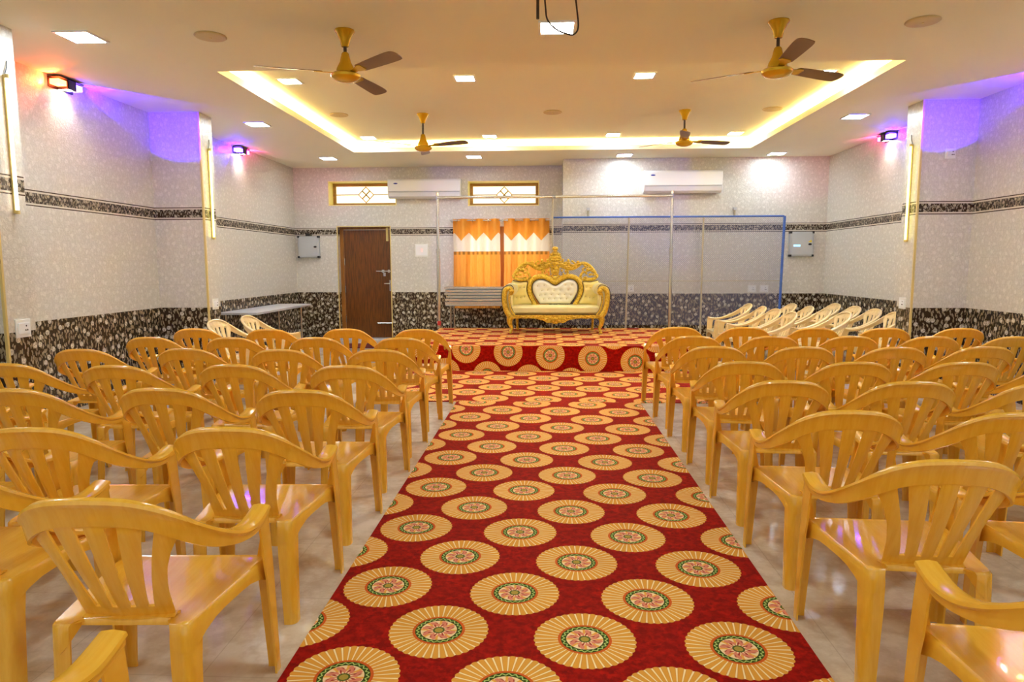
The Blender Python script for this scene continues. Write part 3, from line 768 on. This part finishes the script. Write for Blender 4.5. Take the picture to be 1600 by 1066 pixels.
# rail, apron and legs
bm = B(Q(165, 0, YFr)[0], YFr-0.01-SY, Q(0, 835, YFr)[2], -Q(165, 0, YFr)[0], YFr+0.05-SY, Q(0, 795, YFr)[2])
apr = cat([(250, 825), (330, 838), (430, 836), (520, 850), (560, 862), (600, 886), (650, 885), (693, 902), (736, 885), (786, 886), (826, 862), (866, 850), (956, 836), (1056, 838), (1136, 825)], 4)+[(1136, 805), (250, 805)]
prism(bm, apr, lambda a, b: Q(a, b, YFr-0.012), lambda a, b: tuple(Vector(Q(a, b, YFr-0.012))+Vector((0, 0.04, 0))))
for f, sg in ((lambda p: p, 1), (mir, -1)):
    for a, b, rx, rz, an in ((640, 830, .040, .022, 25), (590, 846, .036, .018, -20), (545, 830, .034, .015, 15), (480, 822, .040, .013, -8), (400, 822, .042, .013, 8), (320, 820, .040, .013, -8), (655, 866, .026, .024, 0)):
        blob(bm, Q(*f([(a, b)])[0], YFr-0.02), (rx, .02, rz), 10, sg*math.radians(an))
blob(bm, Q(693, 845, YFr-0.03), (.05, .025, .034), 12); blob(bm, Q(693, 885, YFr-0.025), (.022, .02, .022), 10)
yb_ = 11.90
box(bm, Q(200, 0, YFr)[0], yb_-SY, Q(0, 835, YFr)[2], -Q(200, 0, YFr)[0], yb_+0.04-SY, Q(0, 760, YFr)[2])
for f in (-1, 1):
    xx = f*(-Q(180, 0, YFr)[0]); box(bm, xx-0.02, YFr-SY, Q(0, 835, YFr)[2], xx+0.02, yb_-SY, Q(0, 795, YFr)[2])
obj('seat_rail', bm, 'gold', sofa, bevel=0.004)
for f in (lambda p: p, mir):
    bm = bmesh.new(); s = cat(QL(f([(190, 812), (172, 850), (178, 900), (196, 945), (180, 985)]), YFr), 5); s = [(a, b, max(c, 0.042)) for a, b, c in s]; n = len(s)
    tube(bm, s, [0.062-0.040*min(1, i/n*1.3)+(0.010 if i > n*0.85 else 0) for i in range(n)], 12)
    q = s[-1]; blob(bm, (q[0]-0.004*(1 if q[0] > 0 else -1), q[1]-0.01, 0.0225), (.030, .034, .022)); blob(bm, (s[8][0], s[8][1]-0.035, s[8][2]), (.022, .016, .05))
    obj('leg', bm, 'gold', sofa)
    q = f([(240, 0)])[0][0]; x = Q(q, 0, YFr)[0]
    obj('leg', T([(x, yb_+0.02-SY, Q(0, 800, YFr)[2]), (x*0.995, yb_+0.02-SY, 0.12), (x*0.985, yb_+0.035-SY, 0.006)], [0.030, 0.020, 0.024]), 'gold', sofa)

# ---------------------------------------------------------------- curtains
def curtain_panel(x0, x1, label, ph):
    t = thing('window_curtain', label, 'curtain', ((x0+x1)/2, 13.40, 2.36), 0, 'curtains behind the sofa'); W = (x1-x0)/2
    rows = []
    for j in range(41):
        z = 0.03-1.74*j/40; r = []
        for i in range(97):
            u = i/96; a = 0.075*(1-0.45*j/40); x = -W+2*W*u
            y = a*math.sin(2*PI*(3*u)+ph) + (0.012*math.sin(2*PI*9*u+j*0.05+ph) + 0.008*math.sin(2*PI*17*u)) * min(1, max(0, (j-12)/10))
            x += 0.010*math.sin(j*0.13+u*5)*(j/40)
            r.append((x, y, z))
        rows.append(r)
    obj('cloth', sheet(rows), 'curtain', t, ang=180)
    for i in range(6):
        bm = bmesh.new(); x = -W+2*W*(i+0.5)/6; tube(bm, [(x+0.004, 0.028*math.cos(a), 0.028*math.sin(a)) for a in [2*PI*k/16 for k in range(16)]], 0.006, 6, closed=True)
        obj('eyelet', bm, 'steel', t)
curtain_panel(-1.78, -0.86, 'amber and white eyelet curtain, left panel, hanging behind the stacked steel tables', 0.4)
curtain_panel(-0.79, 0.10, 'amber and white eyelet curtain, right panel, partly behind the gold sofa', 1.6)
t = thing('curtain_rod', 'thin steel rod carrying the amber curtains', 'curtain rod', (-0.84, 13.40, 2.36))
obj('rod', T([(-1.0, 0, 0), (1.0, 0, 0)], 0.011), 'steel', t)
for x in (-0.97, 0.035, 0.97): obj('bracket', B(x-0.012, -0.012, -0.03, x+0.012, 0.15, 0.012), 'steel', t)

# ---------------------------------------------------------------- stacked folding tables
def steel_top(x0, x1, y0, y1, th, nr):
    bm = B(x0, y0, 0, x1, y1, th*0.45)
    n = nr
    for i in range(n):
        a = y0+(y1-y0)*i/n; box(bm, x0, a+0.008, th*0.45, x1, a+(y1-y0)/n-0.008, th)
    return bm
zs_ = 0.775
t = thing('folding_table', 'steel topped table standing behind the stage, carrying a stack of folded ones', 'table', (-1.1, 12.75, 0))
obj('table_top', steel_top(-0.72, 0.70, -0.28, 0.28, 0.05, 3), 'steel', t, loc=(0, 0, zs_))
obj('rail', B(-0.71, -0.285, zs_-0.022, 0.69, -0.26, zs_), 'brush', t)
for x in (-0.62, 0.50):
    for y in (-0.25, 0.25): obj('leg', T([(x, y, 0), (x, y, zs_)], 0.016), 'steel', t)
hgt = zs_+0.05
for k in range(5):
    dx = (0.0, 0.02, -0.015, 0.01, -0.01)[k]
    t = thing('folded_table', 'folded steel table lying in the stack behind the sofa, %s' % ('lowest of the five', 'second from the bottom', 'middle one', 'second from the top', 'topmost of the stack')[k], 'table', (-1.1+dx, 12.75, hgt), 0, 'folded steel tables in a stack')
    obj('table_top', steel_top(-0.72, 0.70, -0.28, 0.28, 0.032, 3), 'steel', t, loc=(0, 0, 0.022))
    b = B(-0.66, -0.17, 0.0, 0.64, -0.14, 0.022, -0.66, 0.14, 0.0, 0.64, 0.17, 0.022); obj('folded_frame', b, 'brush', t)
    hgt += 0.0545
# long steel table along the left wall
t = thing('steel_table', 'long stainless steel table against the left wall', 'table', (-4.62, 11.3, 0))
bm = bmesh.new()
for i in range(5): box(bm, -0.32+i*0.124, -1.22, 0, -0.32+i*0.124+0.116, 1.22, 0.022)
box(bm, -0.32, -1.22, -0.01, 0.29, 1.22, 0.001)
obj('table_top', bm, 'bright', t, loc=(0, 0, 0.77))
for y in (-1.05, 1.05):
    for x in (-0.27, 0.15): obj('leg', T([(x, y, 0), (x, y, 0.76)], 0.02), 'steel', t)

# ---------------------------------------------------------------- backdrop pipe frame on the stage
t = thing('backdrop_stand', 'shiny steel pipe goalpost frame around the sofa at the back of the stage', 'stand', (0.17, 12.27, 0.36))
xl, xr = -1.90-0.17, 2.235-0.17
for x, nm in ((xl, 'l'), (xr, 'r')):
    b = T([(x, 0, 0.02), (x, 0, 1.42)], 0.033); tube(b, [(x, 0, 1.40), (x, 0, 2.42)], 0.026); tube(b, [(x, 0, 1.36), (x, 0, 1.43)], 0.039)
    lathe(b, [(0, 0), (0.045, 0), (0.045, 0.012), (0.028, 0.02), (0.028, 0.05)], (x, 0, 0), 16)
    obj('upright', b, 'steel', t)
b = T([(xl, -0.02, 2.33), (xr, -0.02, 2.33)], 0.024); obj('crossbar', b, 'steel', t)
b = T([(xl-0.001, 0, 2.29), (xl-0.001, 0, 2.37)], 0.03); tube(b, [(xr, 0, 2.29), (xr, 0, 2.37)], 0.03); tube(b, [(-0.03, -0.02, 2.33), (0.03, -0.02, 2.33)], 0.032); obj('clamps', b, 'brush', t)
obj('middle_upright', T([(-0.025, 0, 0.0), (-0.025, 0, 2.32)], 0.016), 'post', t)
obj('red_tape', T([(xl, 0, 0.055), (xl, 0, 0.13)], 0.034), 'redtape', t)
# net screen
t = thing('net_screen', 'large blue edged net screen standing in front of the back right wall', 'screen', (2.2, 12.5, 0))
zt_ = 2.345
obj('net', sheet([[(-2.03, 0.0, 0.4), (2.03, 0.0, 0.4)], [(-2.05, 0, zt_), (2.05, 0, zt_)]]), 'net', t, smooth=False)
obj('top_rail', T([(-2.05, 0, zt_), (2.05, 0, zt_)], 0.016, seg=8), 'blue', t)
obj('side_post', T([(2.02, 0, 0.0), (2.06, 0, zt_)], 0.024, seg=8), 'blue', t)
for a, c in ((-0.72, -0.68), (0.63, 0.64)): obj('post', T([(a, 0.01, 0.0), (c, 0.01, zt_-0.015)], 0.018, seg=8), 'post', t)
obj('wire', T([(-2.03, 0, 1.20), (2.03, 0, 1.20)], 0.006, seg=6), 'post', t)
for x, z in ((0.80, 2.50), (3.44, 2.49)):
    o = obj('pipe_stub', T([(x, YBR-0.03, 2.36), (x, YBR-0.03, z-0.02)], 0.018, seg=8), 'post'); 
    tag(o, 'short grey pipe stub on the wall above the net, %s' % ('beside the sofa side' if x < 2 else 'near the right corner'), 'pipe', 'pipe stubs above the net')
    bb = B(x-0.028, YBR-0.06, z-0.02, x+0.028, YBR, z+0.03); obj('cap', bb, 'brush', o)

# ---------------------------------------------------------------- air conditioners
def aircon(x0, x1, z0, z1, yw, label):
    t = thing('air_conditioner', label, 'air conditioner', ((x0+x1)/2, yw-0.012, z0), 0, 'split air conditioners'); W = (x1-x0)/2; H = z1-z0
    prof = [(0, 0.05), (0.04, 0.01), (0.12, 0.0), (0.19, 0.035), (0.215, 0.09), (0.225, 0.16), (0.225, H-0.05), (0.20, H-0.012), (0.16, H), (0, H)]
    P = cat(prof, 3)
    bm = prism(bmesh.new(), P, lambda d, z: (-W, -d, z), lambda d, z: (W, -d, z)); obj('body', bm, 'white', t, bevel=0.012)
    obj('front_panel', B(-W+0.006, -0.236, 0.125, W-0.006, -0.222, H-0.035), 'white', t, bevel=0.006)
    fl = prism(bmesh.new(), [(0.10, -0.004), (0.20, 0.034), (0.225, 0.105), (0.218, 0.105), (0.19, 0.04), (0.10, 0.004)], lambda d, z: (-W+0.03, -d-0.006, z), lambda d, z: (W-0.03, -d-0.006, z)); obj('louver', fl, 'whitefr', t)
    bm = bmesh.new(); blob(bm, (-W+0.16, -0.237, H-0.09), (0.042, 0.003, 0.013), 16); obj('badge', bm, 'bluemark', t)
    for i in range(3): pass
    obj('slot', B(-W+0.02, -0.232, 0.112, W-0.02, -0.219, 0.120), 'boxgrey', t)
aircon(-3.03, -1.61, 2.79, 3.155, YBL, 'white split air conditioner left of the middle, overlapping the high window')
aircon(1.77, 3.16, 2.77, 3.165, YBR, 'white split air conditioner on the right above the net screen')

# ---------------------------------------------------------------- wall boxes, switches
def panelbox(x0, x1, z0, z1, yw, label, extra):
    t = thing('distribution_box', label, 'electrical box', ((x0+x1)/2, yw, (z0+z1)/2), 0, 'grey electrical boxes'); W = (x1-x0)/2; H = (z1-z0)/2
    obj('case', B(-W, -0.09, -H, W, 0, H), 'boxgrey', t, bevel=0.012); obj('cover', B(-W+0.03, -0.098, -H+0.025, W-0.03, -0.088, H-0.025), 'boxgrey', t, bevel=0.003)
    for sx in (-1, 1):
        for sz_ in (-1, 1): obj('corner_cap', B(sx*W-0.032*(sx > 0)-0.006*(sx < 0), -0.099, sz_*H-0.032*(sz_ > 0)-0.006*(sz_ < 0), sx*W+0.032*(sx < 0)+0.006*(sx > 0), -0.01, sz_*H+0.032*(sz_ < 0)+0.006*(sz_ > 0)), 'black', t, bevel=0.004)
    bm = bmesh.new(); blob(bm, (W-0.07, -0.1, 0.0 if not extra else -0.005), (0.032, 0.012, 0.019), 14); obj('lock', bm, 'black', t)
    if extra:
        obj('display', B(-0.15, -0.102, -0.045, -0.03, -0.096, -0.012), 'indic', t)
        bm = prism(bmesh.new(), [(W-0.11, 0.035), (W-0.04, 0.03), (W-0.05, 0.075)], lambda x, z: (x, -0.102, z), lambda x, z: (x, -0.097, z)); obj('warning_sticker', bm, 'yel', t)
    else: obj('cable_gland', B(-0.06, -0.07, H-0.002, 0.06, -0.02, H+0.055), 'black', t, bevel=0.01)
panelbox(-4.885, -4.465, 1.655, 2.075, YBL, 'grey electrical box on the back wall left of the brown door', False)
panelbox(4.425, 4.845, 1.635, 2.075, YBR, 'grey electrical box with lit display on the right of the back wall', True)
def plate(name, loc, rz, w_, h_, label, red=False, cat_='switch'):
    t = thing(name, label, cat_, loc, rz, 'wall switches and sockets')
    obj('plate', B(-w_/2, -0.012, -h_/2, w_/2, 0, h_/2), 'white', t, bevel=0.003)
    b = B(-w_/2+0.02, -0.02, -h_/2+0.03, w_/2-0.02, -0.011, h_/2-0.03); obj('insert', b, 'whitefr', t, bevel=0.002)
    if red: obj('indicator', B(0.0, -0.026, -0.03, 0.022, -0.019, 0.03), 'redled', t)
    else:
        b = bmesh.new()
        for x, z in ((0.02, 0.02), (0.012, -0.015), (0.032, -0.015)): blob(b, (x, -0.021, z), (0.006, 0.003, 0.008), 8)
        obj('socket_holes', b, 'black', t)
plate('isolator_switch', (-2.43, YBL, 1.79), 0, 0.26, 0.25, 'square white switch with red indicator between the door and the steel pole', True)
plate('socket', (XLP, 5.44, 0.99), PI/2, 0.16, 0.15, 'white socket plate on the near left pier at dado height', cat_='socket')
plate('socket', (XLP, 8.78, 1.0), PI/2, 0.15, 0.14, 'white socket plate on the farther left pier beside the cream chairs', cat_='socket')
plate('socket', (XRP, 8.70, 1.01), -PI/2, 0.15, 0.14, 'white socket plate on the right pier above the cream chairs', cat_='socket')
plate('socket', (4.79, 8.5, 2.79), 0, 0.12, 0.12, 'white socket plate high on the right pier in the violet light', cat_='socket')
plate('socket', (1.58, YBR, 1.06), 0, 0.15, 0.13, 'white socket plate behind the net near the sofa', cat_='socket')
plate('socket', (3.80, YBR, 1.05), 0, 0.15, 0.13, 'left one of two white socket plates behind the net above the cream chairs', cat_='socket')
plate('socket', (4.02, YBR, 1.05), 0, 0.15, 0.13, 'right one of two white socket plates behind the net above the cream chairs', cat_='socket')

# ---------------------------------------------------------------- ceiling fans
def make_fan():
    r = thing('ceiling_fan', '', 'fan', (0, 0, 0), 0, 'gold ceiling fans')
    obj('canopy', lathe(bmesh.new(), [(0, 0), (.080, 0), (.083, -.008), (.078, -.016), (.066, -.03), (.044, -.075), (.032, -.125), (.028, -.13), (0, -.13)]), 'fan', r)
    obj('down_rod', T([(0, 0, -.12), (0, 0, -1)], 0.014), 'darkrod', r)
    hub = lathe(bmesh.new(), [(0, .175), (.022, .175), (.03, .165), (.045, .10), (.068, .055), (.075, .035), (.076, .015), (.105, .008), (.122, -.006), (.118, -.024), (.09, -.045), (.05, -.058), (0, -.063)])
    obj('motor', hub, 'fan', r)
    return r
def blades(r, hubz, angs):
    for a in angs:
        m = Matrix.Translation((0, 0, hubz)) @ Matrix.Rotation(a, 4, 'Z') @ Matrix.Rotation(math.radians(-13), 4, 'X')
        out = cat([(.20, -.050), (.26, -.055), (.45, -.066), (.62, -.070), (.69, -.058), (.71, -.02), (.70, .035), (.66, .062), (.45, .060), (.26, .052), (.20, .045), (.185, 0)], 3, closed=True)
        bm = prism(bmesh.new(), out, lambda x, y: (x, y, 0.0), lambda x, y: (x, y, 0.005)); bmesh.ops.transform(bm, matrix=m, verts=bm.verts)
        bl = obj('blade', bm, 'blade', r, ang=30)
        bm = prism(bmesh.new(), [(.095, -.022), (.16, -.028), (.22, -.05), (.255, -.035), (.255, .030), (.22, .042), (.16, .026), (.095, .020)], lambda x, y: (x, y, -0.006), lambda x, y: (x, y, 0.001)); bmesh.ops.transform(bm, matrix=m, verts=bm.verts)
        obj('blade_bracket', bm, 'fan', bl, bevel=0.003)
fans = [((-1.635, 5.76, ZC), 3.06, (-161, -41, 79), 'gold ceiling fan at the left front, outside the raised tray'),
        ((1.85, 5.74, ZC), 3.035, (-92, 28, 148), 'gold ceiling fan at the right front, outside the raised tray'),
        ((-1.685, 9.67, ZT), 3.13, (-143, -23, 97), 'gold ceiling fan hanging in the lit tray, left of centre'),
        ((1.905, 9.67, ZT), 3.16, (-100, 20, 140), 'gold ceiling fan hanging in the lit tray, right of centre')]
for i, (loc, hz, an, lab) in enumerate(fans):
    f = make_fan(); f.location = loc; f['label'] = lab; d = hz-loc[2]
    for ch in f.children:
        if ch.name.startswith('motor'): ch.location = (0, 0, d)
        if ch.name.startswith('down_rod'):
            for v in ch.data.vertices:
                if v.co.z < -0.5: v.co.z = d+0.17
    blades(f, d+0.012, [math.radians(a) for a in an])

# ---------------------------------------------------------------- ceiling lights and plates
def led(x, y, z, s, label, grp, mat='panel'):
    t = thing('ceiling_light', label, 'light', (x, y, z), 0, grp); h = s/2
    obj('frame', B(-h-.02, -h-.02, -.012, h+.02, -h, 0, -h-.02, h, -.012, h+.02, h+.02, 0, -h-.02, -h, -.012, -h, h, 0, h, -h, -.012, h+.02, h, 0), 'whitefr', t, smooth=False)
    obj('diffuser', B(-h, -h, -.010, h, h, -.002), mat, t, smooth=False)
colx = [(-3.87, 'left'), (-1.25, 'middle left'), (1.40, 'middle right'), (4.03, 'right')]
for x, n in ((-3.87, 'near the left wall'), (0.10, 'in the middle beside the hanging cable'), (4.08, 'near the right wall')):
    led(x, 5.78, ZC, 0.26, 'square white ceiling light in the nearest row, %s' % n, 'ceiling lights around the tray')
for x, n in ((-3.89, 'left'), (4.04, 'right')):
    led(x, 9.36, ZC, 0.24, 'square white ceiling light on the %s side of the raised tray' % n, 'ceiling lights around the tray')
for x, n in colx: led(x, 12.35, ZC, 0.24, 'square white ceiling light beyond the tray near the back wall, %s' % n, 'ceiling lights around the tray', 'panelb')
for yy, rn in ((7.88, 'near'), (11.35, 'far')):
    for x, n in ((-2.88, 'leftmost'), (-.89, 'second from left'), (1.10, 'third from left'), (3.04, 'rightmost')):
        led(x, yy, ZT, 0.20, 'square white light inside the raised tray, %s row, %s' % (rn, n), 'ceiling lights inside the tray')
for yy, rn in ((2.2, 'above the nearest chairs'), (-0.9, 'behind the camera')):      # the grid of lights goes on over the near seats
    for x, n in ((-3.87, 'near the left wall'), (0.10, 'over the aisle'), (4.05, 'near the right wall')): led(x, yy, ZC, 0.26, 'square white ceiling light %s, %s' % (rn, n), 'ceiling lights over the near seats')
for x, y, z, n in ((-2.79, 5.83, ZC, 'left of the front left fan'), (2.99, 5.80, ZC, 'right of the front right fan'), (-2.85, 9.64, ZT, 'in the tray on the left'), (3.07, 9.65, ZT, 'in the tray on the right'), (0.11, 9.66, ZT, 'in the centre of the tray')):
    o = thing('ceiling_plate', 'round flush cream ceiling plate %s' % n, 'ceiling plate', (x, y, z), 0, 'round ceiling plates')
    obj('disc', lathe(bmesh.new(), [(0, 0), (.125, 0), (.13, -.006), (.12, -.014), (0, -.018)]), 'disc', o)
    obj('screw', lathe(bmesh.new(), [(0, -.017), (.010, -.017), (.010, -.022), (0, -.023)]), 'goldpaint', o)

# ---------------------------------------------------------------- vertical LED tubes on the piers
def ledtube(x, y, z0, z1, s, mat, label):
    t = thing('led_tube', label, 'light', (x, y, z0), 0, 'vertical led tubes on the piers')
    obj('tube', T([(s*0.028, 0, 0.02), (s*0.028, 0, z1-z0-0.02)], 0.011, seg=10), mat, t)
    b = T([(s*0.028, 0, -0.005), (s*0.028, 0, 0.025)], 0.017); tube(b, [(s*0.028, 0, z1-z0-0.025), (s*0.028, 0, z1-z0+0.005)], 0.017); obj('end_caps', b, 'goldpaint', t)
    obj('backing', B(-0.0 if s > 0 else -0.016, -0.012, 0, 0.016 if s > 0 else 0.0, 0.012, z1-z0), 'goldpaint', t)
    obj('wire', T([(s*0.01, 0, z1-z0), (s*0.01, 0.03, z1-z0+0.07), (s*0.006, 0.04, z1-z0+0.12)], 0.004, seg=6), 'black', t)
ledtube(XLP, 5.46, 1.93, 3.02, 1, 'tubew', 'pinkish white led tube on the near left pier')
ledtube(XLP, 8.79, 1.845, 2.99, 1, 'tubey', 'yellow led tube on the farther left pier')
ledtube(XRP, 8.68, 1.765, 2.93, -1, 'tubey', 'yellow led tube on the right pier')

# ---------------------------------------------------------------- coloured effect lights under the ceiling
def effect(x, y, z, s, back, front, label, eb, ef):
    """s: +1 on the left wall, -1 on the right; back = colour thrown towards the camera, front = away from it"""
    t = thing('effect_light', label, 'light', (x, y, z), 0, 'coloured effect lights')
    bm = B(0, -.18, -.045, .008, .18, .055, 0, -.18, .047, .13, .18, .055, 0, -.06, -.045, .13, -.052, .055, 0, .052, -.045, .13, .06, .055, .122, -.06, -.045, .13, .06, .055)
    for v in bm.verts: v.co.x *= s
    obj('housing', bm, 'black', t, smooth=False)
    for nm, mat, c0 in (('lens', back, (.02, -.176, -.02, .115, -.066, .03)), ('lens', front, (.02, .066, -.02, .115, .176, .03)), ('lens', 'lensw', (.02, -.045, -.035, .11, .045, -.02))):
        bm = B(*c0)
        for v in bm.verts: v.co.x *= s
        obj(nm, bm, mat, t)
    cols = {'lensr': (1, .09, .02), 'lensb': (.05, .0, 1), 'lensm': (1, .06, .40)}
    def spot(dy, col, e, tilt, size, tx=0.0):
        L = bpy.data.lights.new('effect_beam', 'SPOT'); L.energy = e; L.color = col; L.spot_size = math.radians(size); L.spot_blend = 0.12; L.shadow_soft_size = 0.02
        o = bpy.data.objects.new('beam', L); COL.objects.link(o); o.parent = t; o.location = (s*0.075, dy, 0.0)
        d = Vector((s*tx, 1 if dy > 0 else -1, tilt)); o.rotation_euler = d.to_track_quat('-Z', 'Y').to_euler()
    spot(-.19, cols[back], eb, 0.10, 120); spot(.19, cols[front], ef, 0.14, 58, 0.22)
    L = bpy.data.lights.new('effect_down', 'SPOT'); L.energy = 6; L.color = (1, .86, .7); L.spot_size = math.radians(110); L.spot_blend = 0.8; L.shadow_soft_size = 0.03
    o = bpy.data.objects.new('beam', L); COL.objects.link(o); o.parent = t; o.location = (s*0.065, 0, -0.05); o.rotation_euler = (0, math.radians(12*s), 0)
effect(XL, 7.02, 3.335, 1, 'lensr', 'lensb', 'red and blue effect light high on the left wall before the pier', 8, 90)
effect(XL, 11.1, 3.335, 1, 'lensb', 'lensm', 'blue and pink effect light high on the left wall beyond the pier', 14, 8)
effect(XR, 10.55, 3.335, -1, 'lensb', 'lensm', 'blue and magenta effect light high on the right wall beyond the pier', 14, 8)
effect(XR, 6.95, 3.335, -1, 'lensr', 'lensb', 'effect light high on the right wall at the edge of view, throwing violet light', 8, 90)

# ---------------------------------------------------------------- hanging cable and rod
yk = 4.6
s = lambda px, z: (px, yk, z)
t = thing('hanging_cable', 'thin dark cable loop hanging from the ceiling in front of the middle light', 'cable', (0.08, yk, ZC))
obj('cable', T(cat([(-0.10, 0, 0), (-0.085, 0, -.15), (-0.075, 0, -.27), (-0.062, 0, -.345), (-0.005, 0, -.405), (0.06, 0, -.432), (0.105, 0, -.438), (0.135, 0, -.395), (0.125, 0, -.28), (0.105, 0, -.12), (0.10, 0, 0)], 6), 0.0055, seg=8), 'darkrod', t)
obj('junction_cap', lathe(bmesh.new(), [(0, 0), (.13, 0), (.13, -.01), (.11, -.02), (0, -.022)]), 'ceil', t)
o = obj('ceiling_rod', T([(-0.045, yk+0.01, ZC), (-0.045, yk+0.01, 3.075)], 0.010, seg=8), 'darkrod'); tag(o, 'short dark rod hanging from the ceiling left of the cable loop', 'rod')
